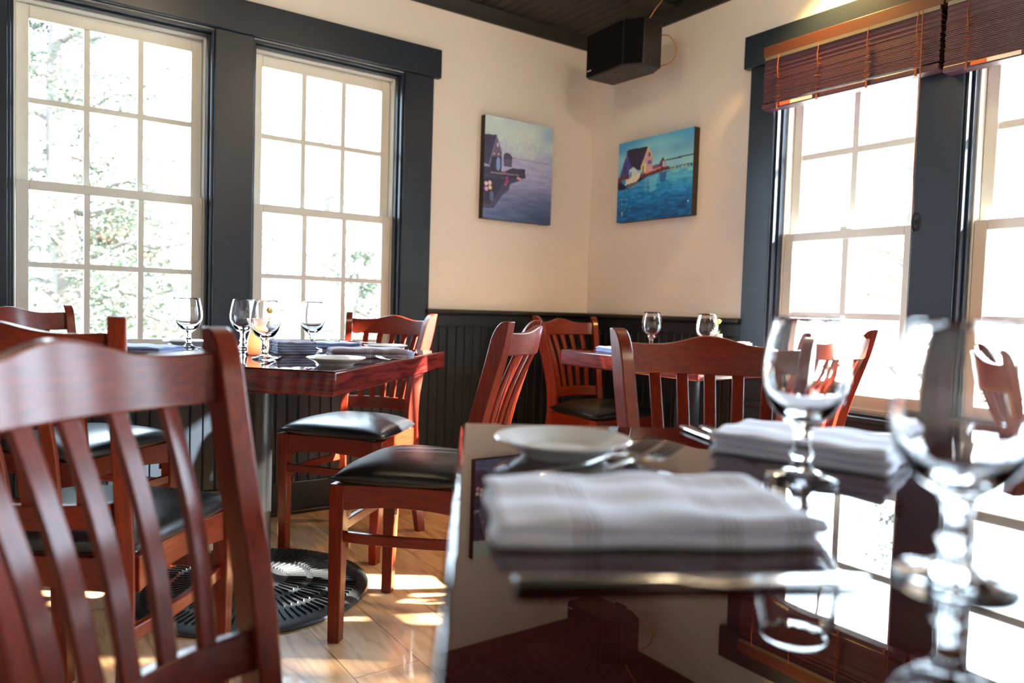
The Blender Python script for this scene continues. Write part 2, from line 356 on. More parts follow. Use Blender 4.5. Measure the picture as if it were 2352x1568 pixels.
# ------------------------------------------------------------------ chairs (facing +x local, origin on floor at the chair's middle)
OFF = 0.215        # distance from front feet to origin
def make_chair(label):
    t = thing('dining_chair', label, 'chair', group='slat-back dining chairs')
    O = OFF
    def leg(s):
        mb = MB(); y0 = s * 0.190; y1 = s * 0.197
        mb.hexa([(O - 0.017, y0 - 0.016, 0), (O + 0.017, y0 - 0.016, 0), (O + 0.017, y0 + 0.016, 0), (O - 0.017, y0 + 0.016, 0)],
                [(O - 0.030, y1 - 0.021, 0.448), (O + 0.014, y1 - 0.021, 0.448), (O + 0.014, y1 + 0.021, 0.448), (O - 0.030, y1 + 0.021, 0.448)])
        mb.build('leg', M_wz, t, bevel=0.003)
    CU = ((0, -.432), (.15, -.400), (.30, -.374), (.45, -.363), (.556, -.371), (.65, -.392), (.75, -.421), (.83, -.444), (.909, -.459))
    CY = ((0, .176), (.30, .164), (.46, .156), (.556, .154), (.70, .165), (.82, .181), (.909, .190))
    def ip(tab, z): return float(np.interp(z, [t_[0] for t_ in tab], [t_[1] for t_ in tab]))
    def post(s):
        # section turned so the front faces look inwards, front edge rounded back at the top
        ph = -s * math.radians(26); ca, sa = math.cos(ph), math.sin(ph); rings = []
        zs = [0, .15, .25, .35, .45, .52, .58, .65, .70, .75, .80, .84, .862, .878, .890, .899, .905, .909]
        for z in zs:
            uc = ip(CU, z); yc = s * ip(CY, z); hd = 0.018 + 0.008 * min(1, z / .3); fr_ = hd; w = 0.0145
            if z > .84: f = (z - .84) / .069; fr_ = hd - (2 * hd - .014) * (1 - math.sqrt(max(0, 1 - f * f)))
            pts = [(-hd, -w), (fr_, -w), (fr_, w), (-hd, w)]
            rings.append([(uc + O + a * ca - b * sa, yc + a * sa + b * ca, z) for a, b in pts])
        MB().sweep(rings).build('back_post', M_wz, t, bevel=0.0025)
    for s in (-1, 1): leg(s); post(s)
    # top rail: bowed backwards with a raised crest
    hw = 0.174; N = 24; th = 0.020
    def zt(q): return 0.876 + 0.022 * math.exp(-(q / 0.38) ** 2) + 0.004 * abs(q) ** 4
    def zb(q): return 0.815 + 0.003 * q * q
    def ub(q, z): return O - 0.458 - 0.050 * (1 - q * q) - (z - 0.82) * 0.20
    rings = []
    for i in range(N + 1):
        q = -1 + 2 * i / N; y = q * hw; a, b = zb(q), zt(q)
        rings.append([(ub(q, a), y, a), (ub(q, a) + th, y, a), (ub(q, b) + th, y, b), (ub(q, b), y, b)])
    MB().sweep(rings).build('top_rail', M_wy, t, bevel=0.003)
    hl = 0.139
    def lb(q): return O - 0.384 - 0.036 * (1 - q * q)
    rings = []
    for i in range(13):
        q = -1 + 2 * i / 12; y = q * hl
        rings.append([(lb(q) + .004, y, .508), (lb(q) + .022, y, .508), (lb(q) + .018, y, .556), (lb(q), y, .556)])
    MB().sweep(rings).build('lower_rail', M_wy, t, bevel=0.003)
    for k in range(5):
        q = (-1 + 2 * (k + 1) / 6) * 1.0; rings = []
        for i in range(9):
            f = i / 8; z = 0.554 + (0.818 - 0.554) * f
            y = q * (hw * f + hl * (1 - f)); bow = (1 - f) * lb(q) + f * ub(q, 0.815) + 0.012 * math.sin(PI * f) + 0.005
            rings.append([(bow, y - .0120, z), (bow + .010, y - .0120, z), (bow + .010, y + .0120, z), (bow, y + .0120, z)])
        MB().sweep(rings).build('slat', M_wz, t, bevel=0.002)
    # seat frame, sides bowed out and arched below
    mb = MB()
    def rail(p0, p1, out, z0, z1, arch, th=0.020, N=12):
        p0 = Vector(p0); p1 = Vector(p1); d = (p1 - p0).normalized(); nrm = Vector((d.y, -d.x)); rings = []
        for i in range(N + 1):
            f = i / N; q = 1 - (2 * f - 1) ** 2; c = p0.lerp(p1, f) + nrm * (out * q); a = c - nrm * th / 2; b = c + nrm * th / 2
            zz = z0 + arch * q
            rings.append([(a.x, a.y, zz), (b.x, b.y, zz), (b.x, b.y, z1), (a.x, a.y, z1)])
        return MB().sweep(rings)
    fr = MB()
    for (p0, p1, out) in (((O - .004, .18), (O - .004, -.18), -0.012), ((O - .02, -.198), (O - .350, -.166), -0.012), ((O - .360, -.150), (O - .360, .150), 0.0), ((O - .350, .166), (O - .02, .198), -0.012)):
        r = rail(p0, p1, -out, 0.375, 0.446, 0.012); fr.add(r.v, r.f)
    fr.build('seat_frame', M_wx, t, bevel=0.002)
    for s in (-1, 1):
        r = rail((O - .01, s * .188), (O - .385, s * .182), -s * 0.0, 0.288, 0.318, 0, 0.016)
        rings = []
        for i in range(13):
            f = i / 12; q = 1 - (2 * f - 1) ** 2; x = O - .008 - .372 * f; y = s * (.190 - .026 * f + 0.014 * q)
            rings.append([(x, y - .008, .285), (x, y + .008, .285), (x, y + .008, .313), (x, y - .008, .313)])
        MB().sweep(rings).build('stretcher', M_wx, t, bevel=0.002)
    MB().box((O - .009, -.178, .305), (O + .007, .178, .333)).build('stretcher', M_wy, t, bevel=0.002)
    for s in (-1, 1):
        for z in (0.352, 0.262): MB().box((O - .031, s * .176 - .006, z), (O - .027, s * .176 + .006, z + .018)).build('corner_bracket', M_steel, t)
    # cushion
    NU, NV = 22, 22; top = []; bot = []
    for i in range(NU + 1):
        for j in range(NV + 1):
            a = -1 + 2 * i / NU; b = -1 + 2 * j / NV
            hu = 0.190; hv = 0.178 + 0.042 * (a + 1) / 2
            u = O - 0.175 + a * hu * (1 + 0.05 * (1 - b * b)) ; v = b * hv * (1 + 0.055 * (1 - a * a))
            g = (1 - abs(a) ** 3.2) * (1 - abs(b) ** 3.2)
            z = 0.462 + 0.048 * max(g, 0) ** 0.55; zl = 0.462 - 0.014 * min(1, 4 * max(g, 0)) ** 0.5
            top.append((u, v, z)); bot.append((u, v, zl))
    n = len(top); fs = []
    for i in range(NU):
        for j in range(NV):
            p = i * (NV + 1) + j; q = p + NV + 1
            fs.append((p, q, q + 1, p + 1)); fs.append((n + p, n + p + 1, n + q + 1, n + q))
    sb = MB().add(top + bot, fs); o = sb.build('seat', M_leather, t, sm=True)
    bm = bmesh.new(); bm.from_mesh(o.data); bmesh.ops.remove_doubles(bm, verts=bm.verts, dist=0.0004); bmesh.ops.recalc_face_normals(bm, faces=bm.faces); bm.to_mesh(o.data); bm.free(); smooth(o.data)
    o['label'] = 'black vinyl padded seat'
    return t
CH = [ # front-feet middle x, y, yaw in degrees, label
 (0.917, 2.063, 132.4, 'orange-lit dining chair seen from behind, black seat left of the near table corner'),
 (1.010, 2.602, 218, 'dining chair facing the camera at the window table, sunlit black seat, below the right pane'),
 (0.290, 1.940, 54, 'dining chair with dark back turned to camera, behind the nearest left chair'),
 (0.345, 2.640, -52, 'dining chair against the left window, only its top rail and sunlit seat showing'),
 (0.361, 0.495, -52.5, 'nearest dining chair, large blurred back filling the lower left corner'),
 (2.414, 2.498, 272, 'dining chair standing in the room corner under the paintings'),
 (0.902, 0.693, 226, 'wide dark dining chair back facing camera across the near table'),
 (2.150, 1.780, 92, 'dining chair between the small corner table and right window, seen past a goblet'),
 (1.887, 0.245, 300, 'dining chair at far right seen only through the largest goblet'),
]
proto = make_chair(CH[0][3])
for i, (x, y, a, lab) in enumerate(CH):
    r = math.radians(a); loc = (x - OFF * math.cos(r), y - OFF * math.sin(r), 0)
    if i == 0: proto.location = loc; proto.rotation_euler = (0, 0, r)
    else: dup(proto, loc, r, lab)

# ------------------------------------------------------------------ tables (origin on floor under the top's centre)
TT = 0.775
def make_table(label, cx, cy, rz, L_, W_, th=0.064, base_r=0.37, ribs=True):
    t = thing('pedestal_table', label, 'table', (cx, cy, 0), rz)
    mb = MB().box((-L_ / 2, -W_ / 2, TT - th), (L_ / 2, W_ / 2, TT))
    o = mb.build('table_top', None, t, bevel=0.006, seg=3)
    o.data.materials.append(M_top); o.data.materials.append(M_edge)
    for p in o.data.polygons: p.material_index = 0 if abs(p.normal.z) > 0.5 else 1
    MB().lathe([(0.050, 0.03), (0.050, TT - th - 0.008)], 40).build('pole', M_black, t, auto=40)
    MB().box((-0.17, -0.17, TT - th - 0.008), (0.17, 0.17, TT - th)).build('mounting_plate', M_black, t)
    r0 = base_r
    d = MB().lathe([(0.001, 0.046), (0.055, 0.046), (0.075, 0.038), (0.11, 0.033), (r0 * .7, 0.026), (r0 - 0.02, 0.020), (r0 - 0.004, 0.012), (r0, 0.004), (r0 - 0.003, 0.0), (0.001, 0.0)], 96)
    if ribs:
        def zt(r): return 0.033 + (0.022 - 0.033) * (r - 0.11) / (r0 - 0.13)
        for (ra, rb_, cnt) in ((0.105, 0.17, 48), (0.185, 0.255, 72), (0.270, 0.335, 96)):
            for k in range(cnt):
                a = 2 * PI * k / cnt; c, s = math.cos(a), math.sin(a); w = 0.0032
                P = lambda r, e, z: (r * c - e * s, r * s + e * c, z)
                d.hexa([P(ra, -w, zt(ra) - .004), P(rb_, -w, zt(rb_) - .004), P(rb_, w, zt(rb_) - .004), P(ra, w, zt(ra) - .004)],
                       [P(ra + .003, -w * .5, zt(ra) + .005), P(rb_ - .003, -w * .5, zt(rb_) + .005), P(rb_ - .003, w * .5, zt(rb_) + .005), P(ra + .003, w * .5, zt(ra) + .005)])
    d.build('base', M_iron, t, auto=30)
    return t
r45 = math.radians(44.4)
S2 = 0.975
make_table('square red-brown table set diagonally before the left windows, laid with goblets', 0.684 + S2/2*(math.cos(r45) - math.sin(r45)), 1.737 + S2/2*(math.cos(r45) + math.sin(r45)), r45, S2, S2)
T1 = math.radians(-32.0); L1, D1 = 1.10, 1.0
e1 = Vector((math.cos(T1), math.sin(T1))); e2 = Vector((math.sin(T1), -math.cos(T1)))   # e2 towards the camera
c1_ = Vector((0.559, 0.925)) + e1 * L1 / 2 + e2 * D1 / 2
make_table('glossy table in the foreground, right, with blurred napkin, plate and goblets', c1_.x, c1_.y, T1, L1, D1, base_r=0.34, ribs=False)
make_table('small table by the right window, mostly hidden behind a chair back', 1.966 + .375, 2.458 - .375, 0, 0.75, 0.75, base_r=0.26, ribs=False)

# ------------------------------------------------------------------ goblets
def make_goblet():
    outer = [(0.001, 0.0), (0.0355, 0.0), (0.0375, 0.002), (0.036, 0.0045), (0.022, 0.0075), (0.012, 0.012), (0.0085, 0.018), (0.0095, 0.023), (0.0125, 0.027), (0.0095, 0.031), (0.0080, 0.040), (0.0088, 0.050), (0.0125, 0.057),
             (0.021, 0.063), (0.0305, 0.072), (0.0380, 0.084), (0.0425, 0.098), (0.0435, 0.110), (0.0425, 0.125), (0.0395, 0.143), (0.0350, 0.163), (0.0335, 0.1695)]
    inner = [(0.0325, 0.170), (0.0316, 0.169), (0.0332, 0.162), (0.0378, 0.143), (0.0408, 0.125), (0.0418, 0.110), (0.0407, 0.098), (0.0358, 0.086), (0.0270, 0.076), (0.0160, 0.0690), (0.0060, 0.0665), (0.001, 0.066)]
    return MB().lathe(outer + inner, 64)
gob = make_goblet()
GOB = [
 (0.638, 2.165, 'water goblet in front of the frosted candle holder, on the left table'),
 (0.905, 2.520, 'water goblet right of the yellow rose, before the second window pane'),
 (0.702, 2.642, 'water goblet standing before the dark post between the left windows'),
 (0.530, 2.659, 'leftmost water goblet, against the first window'),
 (0.690, 0.455, 'blurred water goblet right of the foreground napkin'),
 (0.514, 0.224, 'largest, most blurred water goblet at the right edge of the near table'),
 (2.290, 2.250, 'left one of two goblets on the small corner table'),
 (2.300, 1.960, 'right one of two goblets on the small corner table, beside a white cup'),
]
g0 = None
for x, y, lab in GOB:
    if g0 is None: g0 = gob.build('water_goblet', M_goblet, sm=True); o = g0
    else: o = g0.copy(); COL.objects.link(o)
    o.location = (x, y, TT + 0.0003); tag(o, lab, 'glass', 'water goblets on the tables')

# ------------------------------------------------------------------ plates
def make_plate(R=0.080, h=0.020):
    pr = [(0.001, 0.0025), (R*.52, 0.0025), (R*.54, 0.0), (R*.58, 0.0), (R*.62, 0.004), (R*.80, h*.62), (R*.99, h*.92), (R, h), (R*.985, h*1.05), (R*.80, h*.80), (R*.66, h*.45), (R*.58, 0.0065), (0.001, 0.0055)]
    return MB().lathe(pr, 72)
p0 = make_plate().build('side_plate', M_china, auto=50)
for i, (x, y, lab) in enumerate([(0.545, 0.672, 'blurred white side plate at the far corner of the near table'),
        (0.760, 1.925, 'white side plate at the near corner of the left table'),
        (1.165, 2.475, 'white side plate before the chair back at the far edge of the left table'),
        (0.55, 2.78, 'small white plate beside the leftmost goblet, by the window')]):
    o = p0 if i == 0 else p0.copy()
    if i: COL.objects.link(o)
    o.location = (x, y, TT + 0.0003); tag(o, lab, 'plate', 'white side plates')

# ------------------------------------------------------------------ napkins
def napkin(name, label, cx, cy, rz, L_, W_, h, layers, mats, group='folded napkins', seed=1, wav=0.0012, z0=TT + 0.0004, extra=None):
    rnd = random.Random(seed); mb = MB(); N1, N2 = 36, 20; mats = mats if isinstance(mats, list) else [mats]
    counts = []
    for k in range(layers):
        zl = z0 + h * k / layers; zh = z0 + h * (k + 1) / layers; th = (zh - zl)
        dx, dy = rnd.uniform(-.003, .003), rnd.uniform(-.003, .003); ph = rnd.uniform(0, 6)
        for sgn in (0, 1): pass
        top = []; bot = []
        for i in range(N1 + 1):
            for j in range(N2 + 1):
                a = -1 + 2 * i / N1; b = -1 + 2 * j / N2
                a = math.sin(a * PI / 2) * .35 + a * .65; b = math.sin(b * PI / 2) * .35 + b * .65
                ea = min(1, (1 - abs(a)) * L_ / 2 / (th * .6)); eb = min(1, (1 - abs(b)) * W_ / 2 / (th * .6))
                e = math.sqrt(max(0, 1 - (1 - ea) ** 2)) * math.sqrt(max(0, 1 - (1 - eb) ** 2))
                w = wav * (math.sin(9 * a + ph) + math.sin(7 * b + 2 * a + ph)) * (1 if k == layers - 1 else .4)
                x = a * L_ / 2 + dx + 0.002 * math.sin(5 * b + ph); y = b * W_ / 2 + dy + 0.002 * math.sin(6 * a + ph)
                top.append((x, y, (zl + zh) / 2 + th / 2 * e + w * e - z0)); bot.append((x, y, max((zl + zh) / 2 - th / 2 * e, zl) - z0))
        n = len(top); fs = []
        for i in range(N1):
            for j in range(N2):
                p = i * (N2 + 1) + j; q = p + N2 + 1
                fs.append((p, q, q + 1, p + 1)); fs.append((n + p, n + p + 1, n + q + 1, n + q))
        mb.add(top + bot, fs)
    o = mb.build(name, mats[0], sm=True); bm = bmesh.new(); bm.from_mesh(o.data); bmesh.ops.remove_doubles(bm, verts=bm.verts, dist=1e-5); bmesh.ops.recalc_face_normals(bm, faces=bm.faces); bm.to_mesh(o.data); bm.free(); smooth(o.data)
    o.location = (cx, cy, z0); o.rotation_euler = (0, 0, rz)
    return tag(o, label, 'napkin', group)
napkin('folded_napkin', 'large blurred lavender-grey napkin in the middle foreground', 0.430, 0.428, math.radians(-30), 0.245, 0.155, 0.021, 2, M_nap_f, seed=3, wav=0.0016)
napkin('folded_napkin', 'folded napkin behind the foreground goblet, across the near table', 0.818, 0.528, math.radians(-72), 0.20, 0.15, 0.028, 3, M_nap, seed=5)
napkin('folded_napkin', 'striped grey napkin lying behind the near plate of the left table', 0.955, 2.165, math.radians(-14), 0.235, 0.12, 0.030, 2, M_nap_s, seed=8)
napkin('folded_napkin', 'stacked grey napkin at the middle of the left table, coloured dark as backlit', 0.790, 2.375, math.radians(-6), 0.125, 0.13, 0.040, 5, M_nap_d, seed=9)
napkin('folded_napkin', 'pale blue napkin at the far window edge of the left table', 1.03, 2.64, math.radians(-25), 0.20, 0.11, 0.022, 2, M_nap_b, seed=10)
napkin('folded_napkin', 'white-lit napkin left of the leftmost goblet', 0.36, 2.56, math.radians(-40), 0.24, 0.15, 0.018, 2, M_nap_b, seed=12)
napkin('folded_napkin', 'small napkin on the corner table edge beside cutlery', 2.07, 2.24, math.radians(75), 0.16, 0.09, 0.020, 2, M_nap_b, seed=13)
# the frilled open end of the striped napkin
fr = MB(); rings = []
for i in range(29):
    f = i / 28; y = -0.056 + 0.112 * f
    rings.append([(0.0, y, 0.013 + 0.009 * math.sin(f * 17)), (0.030, y * 1.04, 0.013 + 0.011 * math.sin(f * 17 + .7)), (0.030, y * 1.04, 0.011 + 0.010 * math.sin(f * 17 + .7)), (0.0, y, 0.011 + 0.008 * math.sin(f * 17))])
nap3 = [o for o in bpy.data.objects if o.get('label', '').startswith('striped grey napkin')][0]
fo = fr.sweep(rings).build('open_fold', M_nap_b, nap3, sm=True); fo.location = (0.112, 0, 0); fo['label'] = 'light blue open folds'

# ------------------------------------------------------------------ cutlery
def fork_mesh():
    mb = MB(); st = [(0.0, .0060, .0016), (.004, .0072, .0018), (.03, .0062, .0018), (.08, .0036, .0020), (.115, .0030, .0022), (.130, .0050, .0018), (.142, .0105, .0014), (.150, .0118, .0012)]
    zc = lambda x: 0.0025 + 0.006 * math.exp(-((x - 0.115) / 0.03) ** 2) + 0.017 * max(0, (x - .135) / .06) ** 1.5
    rings = [[(x, -w, zc(x) - h / 2), (x, w, zc(x) - h / 2), (x, w * .7, zc(x) + h / 2), (x, -w * .7, zc(x) + h / 2)] for x, w, h in st]
    mb.sweep(rings)
    for k in range(4):
        y = -0.0100 + 0.00667 * k; rings = []
        for i in range(6):
            x = .149 + .046 * i / 5; w = .0019 * (1 - .45 * i / 5); rings.append([(x, y - w, zc(x) - .0006), (x, y + w, zc(x) - .0006), (x, y + w, zc(x) + .0008), (x, y - w, zc(x) + .0008)])
        mb.sweep(rings)
    return mb
def knife_mesh():
    mb = MB(); st = [(0.0, .0060, .0050), (.006, .0085, .0062), (.03, .0085, .0062), (.07, .0070, .0056), (.098, .0050, .0050), (.104, .0060, .0046), (.112, .0078, .0022), (.13, .0098, .0014), (.19, .0100, .0012), (.215, .0080, .0010), (.228, .0030, .0008)]
    rings = []
    for x, w, h in st: rings.append([(x, w * math.cos(t), .0035 + h / 2 * math.sin(t)) for t in [2 * PI * j / 12 for j in range(12)]])
    mb.sweep(rings); return mb
fk = None; kn = None
def place(kind, p0, p1, label, z=TT + 0.0006, tilt=0):
    global fk, kn
    a = math.atan2(p1[1] - p0[1], p1[0] - p0[0])
    if kind == 'fork':
        if fk is None: fk = fork_mesh().build('dinner_fork', M_steel, auto=50); o = fk
        else: o = fk.copy(); COL.objects.link(o)
    else:
        if kn is None: kn = knife_mesh().build('table_knife', M_steel, auto=50); o = kn
        else: o = kn.copy(); COL.objects.link(o)
    o.location = (p0[0], p0[1], z); o.rotation_euler = (0, tilt, a)
    tag(o, label, kind, 'stainless cutlery')
place('fork', (0.452, 0.598), (0.662, 0.624), 'upper one of two blurred forks beside the foreground plate')
place('fork', (0.452, 0.572), (0.662, 0.588), 'lower one of two blurred forks, nearer the foreground napkin')
place('knife', (0.258, 0.360), (0.452, 0.254), 'blurred knife lying nearest the camera below the big napkin')
place('knife', (0.829, 0.742), (0.723, 0.522), 'blurred knife left of the folded napkin across the near table')
place('knife', (0.856, 0.730), (0.760, 0.530), 'second blurred knife against the folded napkin across the near table')
place('fork', (1.075, 2.075), (0.893, 1.972), 'fork whose handle ends right of the near plate on the left table')
place('fork', (1.14, 2.53), (0.955, 2.60), 'fork lying on the pale blue napkin, left of its twin', z=TT + 0.0235)
place('fork', (1.16, 2.50), (0.975, 2.56), 'fork lying on the pale blue napkin, nearest the far plate', z=TT + 0.0235)
place('knife', (1.125, 2.235), (0.91, 2.29), 'knife behind the striped napkin of the left table')
place('knife', (0.60, 2.02), (0.70, 2.22), 'knife lying left of the front goblet on the left table')
place('knife', (2.16, 2.36), (2.20, 2.14), 'knife on the corner table, half hidden by a chair post')
# ------------------------------------------------------------------ centrepieces
vt = thing('candle_holder', 'frosted hourglass candle holder glowing amber on the left table', 'candle holder', (0.665, 2.33, TT + 0.0003))
MB().lathe([(0.001, 0), (.026, 0), (.030, .004), (.0335, .025), (.0325, .045), (.027, .064), (.0235, .076), (.0255, .090), (.031, .102), (.0335, .112), (.0315, .112), (.0290, .102), (.0235, .090), (.0215, .076), (.025, .062), (.030, .045), (.031, .025), (.027, .006), (.001, .006)], 48).build('frosted_glass', M_frost, vt, sm=True)
M_flame, nt_, b_ = nodes('candle_flame'); b_.inputs['Emission Color'].default_value = (1, .5, .15, 1); b_.inputs['Emission Strength'].default_value = 8
M_wax = plain('wax', (0.9, 0.85, 0.75), rough=0.5)
MB().lathe([(0.001, .0065), (.016, .0065), (.016, .024), (.001, .024)], 24).build('tea_light', M_wax, vt, auto=40)
MB().lathe([(0.0005, .025), (.003, .029), (.0035, .034), (.002, .041), (.0003, .047)], 12).build('flame', M_flame, vt, sm=True)
pl_ = bpy.data.lights.new('candle_glow', 'POINT'); pl_.energy = 0.03; pl_.color = (1, .5, .2); pl_.shadow_soft_size = 0.004
po = bpy.data.objects.new('candle_glow', pl_); COL.objects.link(po); po.parent = vt; po.location = (0, 0, 0.052)
# bud vase with yellow rose
M_leaf = plain('leaf_green', (0.10, 0.24, 0.05), rough=0.5); M_petal = plain('yellow_petal', (0.95, 0.55, 0.03), rough=0.5); M_stem = plain('flower_stem', (0.16, 0.22, 0.08), rough=0.6)
def bud_vase(label, x, y, seed):
    v = thing('bud_vase', label, 'vase', (x, y, TT + 0.0003))
    MB().lathe([(0.001, 0), (.021, 0), (.023, .003), (.023, .088), (.0215, .088), (.0215, .006), (.001, .006)], 40).build('vase_body', M_white, v, auto=40)
    rnd = random.Random(seed); st = MB(); lf = MB(); pt = MB()
    hx, hz = 0.006, 0.128
    st.tube([(0, 0, .01), (.002, 0, .07), (hx, 0, hz)], 0.0012, 6)
    for k in range(4):
        a = rnd.uniform(0, 6.28); r = rnd.uniform(.006, .016); tz = rnd.uniform(.125, .158)
        st.tube([(0, 0, .03), (r * .4 * math.cos(a), r * .4 * math.sin(a), .09), (r * math.cos(a), r * math.sin(a), tz)], 0.0006, 5)
        for q in range(9):
            f = .55 + .45 * q / 8; c = Vector((r * f * math.cos(a), r * f * math.sin(a), tz * f)); d = Vector((rnd.uniform(-1, 1), rnd.uniform(-1, 1), .8)).normalized() * .006
            w = d.cross(Vector((0, 0, 1))).normalized() * .0014
            lf.add([c, c + d * .5 + w, c + d, c + d * .5 - w], [(0, 1, 2, 3)])
    for k in range(7):
        a = k * .9; c = Vector((0, 0, .088)); d = Vector((math.cos(a) * .020, math.sin(a) * .020, rnd.uniform(.008, .022))); w = Vector((-math.sin(a), math.cos(a), 0)) * .006
        lf.add([c, c + d * .5 + w, c + d, c + d * .5 - w, c + d * .5 + Vector((0, 0, .002))], [(0, 1, 4), (1, 2, 4), (2, 3, 4), (3, 0, 4)])
    for ring, (rr, n, hh) in enumerate(((.005, 3, .021), (.0085, 5, .020), (.012, 6, .017))):
        for k in range(n):
            a = 2 * PI * k / n + ring; rows = []
            for i in range(5):
                f = i / 4; rad = rr * (.35 + .75 * math.sin(f * 2.2)); row = []
                for j in range(5):
                    b = a + (j - 2) * .28 * (1.5 - .5 * f) ; row.append((hx + rad * math.cos(b), rad * math.sin(b), hz + hh * f))
                rows.append(row)
            vs = [p for r_ in rows for p in r_]; pt.add(vs, [(i * 5 + j, i * 5 + j + 1, i * 5 + j + 6, i * 5 + j + 5) for i in range(4) for j in range(4)])
    st.build('stem', M_stem, v); lf.build('leaf', M_leaf, v); p = pt.build('rose_bloom', M_petal, v, sm=True); p['label'] = 'yellow rose bloom'
bud_vase('white bud vase with a yellow rose behind the front goblet', 0.735, 2.46, 3)
bud_vase('small bud vase with an orange-yellow flower on the corner table', 2.43, 2.02, 5)
cc = thing('sugar_caddy', 'white square ceramic caddy on the small corner table', 'caddy', (2.50, 1.94, TT + 0.0003), 0.2)
mbq = MB(); s_ = .031
for a, b in (((-s_, -s_*.8), (s_, -s_*.8 + .003)), ((-s_, s_*.8 - .003), (s_, s_*.8)), ((-s_, -s_*.8 + .003), (-s_ + .003, s_*.8 - .003)), ((s_ - .003, -s_*.8 + .003), (s_, s_*.8 - .003))): mbq.box((*a, 0), (*b, .055))
mbq.box((-s_, -s_*.8, 0), (s_, s_*.8, .004)); mbq.build('caddy_body', M_white, cc, bevel=0.0012)
pk = MB()
for k in range(6): pk.box((-.024, -.018 + .006 * k, .005), (.024, -.0145 + .006 * k, .060))
pk.build('sugar_packets', M_white, cc)

# ------------------------------------------------------------------ speaker
sp = thing('wall_speaker', 'black loudspeaker hung high in the corner above the paintings', 'speaker', (2.465, 2.69, 2.08))
poly = [(2.394, 2.862), (2.379, 2.591), (2.440, 2.515), (2.544, 2.505), (2.580, 2.585), (2.560, 2.852)]
pc = [(x - 2.465, y - 2.69) for x, y in poly]; n = len(pc); HS = 0.215
M_box = plain('speaker_vinyl', (0.014, 0.011, 0.013), rough=0.45, bump=0.2); M_gr = plain('speaker_cloth', (0.006, 0.006, 0.009), rough=0.95, spec=0.1, bump=0.5, bscale=900)
MB().add([(x, y, 0) for x, y in pc] + [(x, y, HS) for x, y in pc], [tuple(range(n)), tuple(range(2 * n - 1, n - 1, -1))] + [(i, (i + 1) % n, n + (i + 1) % n, n + i) for i in range(n)]).build('cabinet', M_box, sp, bevel=0.008, seg=3)
def grille(i, name='grille'):
    a = Vector(pc[i]); b = Vector(pc[i + 1]); d = (b - a).normalized(); nn = Vector((d.y, -d.x));
    if nn.dot((a + b) / 2) < 0: nn = -nn
    a2, b2 = a + d * .004, b - d * .004; m = MB()
    m.hexa([(*a2, .006), (*b2, .006), (*(b2 + nn * .008), .006), (*(a2 + nn * .008), .006)], [(*a2, HS - .006), (*b2, HS - .006), (*(b2 + nn * .008), HS - .006), (*(a2 + nn * .008), HS - .006)])
    m.build(name, M_gr, sp, bevel=0.004)
grille(0); grille(1)
MB().box((-.0815, .125, .030), (-.0795, .158, .036)).build('badge', M_steel, sp)
bk = MB().tube([(.10, .03, .15), (.20, .10, .15), (.2995, .17, .15)], .010, 10); bk.box((.290, .13, .10), (.2995, .21, .19)); bk.build('wall_bracket', M_black, sp)
def curve(P_, n=8):
    P_ = [Vector(p) for p in P_]; out = []
    for i in range(len(P_) - 1):
        a, b, c, d = P_[max(i - 1, 0)], P_[i], P_[i + 1], P_[min(i + 2, len(P_) - 1)]
        for k in range(n):
            t_ = k / n; out.append(0.5 * ((2 * b) + (c - a) * t_ + (2 * a - 5 * b + 4 * c - d) * t_ ** 2 + (3 * b - a - 3 * c + d) * t_ ** 3))
    return out + [P_[-1]]
wi = MB().tube(curve([(.02, -.15, .215), (.03, -.185, .26), (.06, -.19, .30), (.09, -.16, .33), (.12, -.10, .354)]), .003, 6)
wi.tube(curve([(.085, -.15, .16), (.11, -.20, .15), (.14, -.22, .09), (.14, -.19, .04), (.11, -.13, .03), (.105, -.09, .06)]), .003, 6)
wi.build('wire', plain('copper_wire', (0.45, 0.20, 0.06), rough=0.4), sp)

# ------------------------------------------------------------------ paintings (painted colour kept as vertex colours of a fine grid)
def smoothnoise(h, w, ch, cw, seed):
    r = np.random.RandomState(seed); g = r.rand(ch + 1, cw + 1)
    y = np.linspace(0, ch, h, endpoint=False); x = np.linspace(0, cw, w, endpoint=False)
    yi = y.astype(int); xi = x.astype(int); fy = (y - yi)[:, None]; fx = (x - xi)[None, :]
    fy = fy * fy * (3 - 2 * fy); fx = fx * fx * (3 - 2 * fx)
    a = g[yi][:, xi]; b = g[yi][:, xi + 1]; c = g[yi + 1][:, xi]; d = g[yi + 1][:, xi + 1]
    return (a * (1 - fx) + b * fx) * (1 - fy) + (c * (1 - fx) + d * fx) * fy
class Canvas:
    def __init__(s, w, h):
        s.w, s.h = w, h; s.S, s.T = np.meshgrid((np.arange(w) + .5) / w, (np.arange(h) + .5) / h); s.I = np.zeros((h, w, 3))
    def poly(s, pts, col, a=1.0):
        m = np.zeros((s.h, s.w), bool); n = len(pts)
        for i in range(n):
            x0, y0 = pts[i]; x1, y1 = pts[(i + 1) % n]
            if y0 == y1: continue
            c = ((y0 <= s.T) & (s.T < y1)) | ((y1 <= s.T) & (s.T < y0))
            m ^= c & (s.S < x0 + (s.T - y0) * (x1 - x0) / (y1 - y0))
        s.put(m, col, a)
    def ell(s, cx, cy, rx, ry, col, a=1.0): s.put(((s.S - cx) / rx) ** 2 + ((s.T - cy) / ry) ** 2 < 1, col, a)
    def put(s, m, col, a=1.0):
        f = (m * a)[..., None]; s.I = s.I * (1 - f) + np.array(col, float) * f
    def strokes(s, amt, ch, cw, seed, lo=0, hi=1):
        m = ((s.T >= lo) & (s.T <= hi))[..., None]
        s.I = s.I + m * ((smoothnoise(s.h, s.w, ch, cw, seed) - .5) * amt)[..., None]
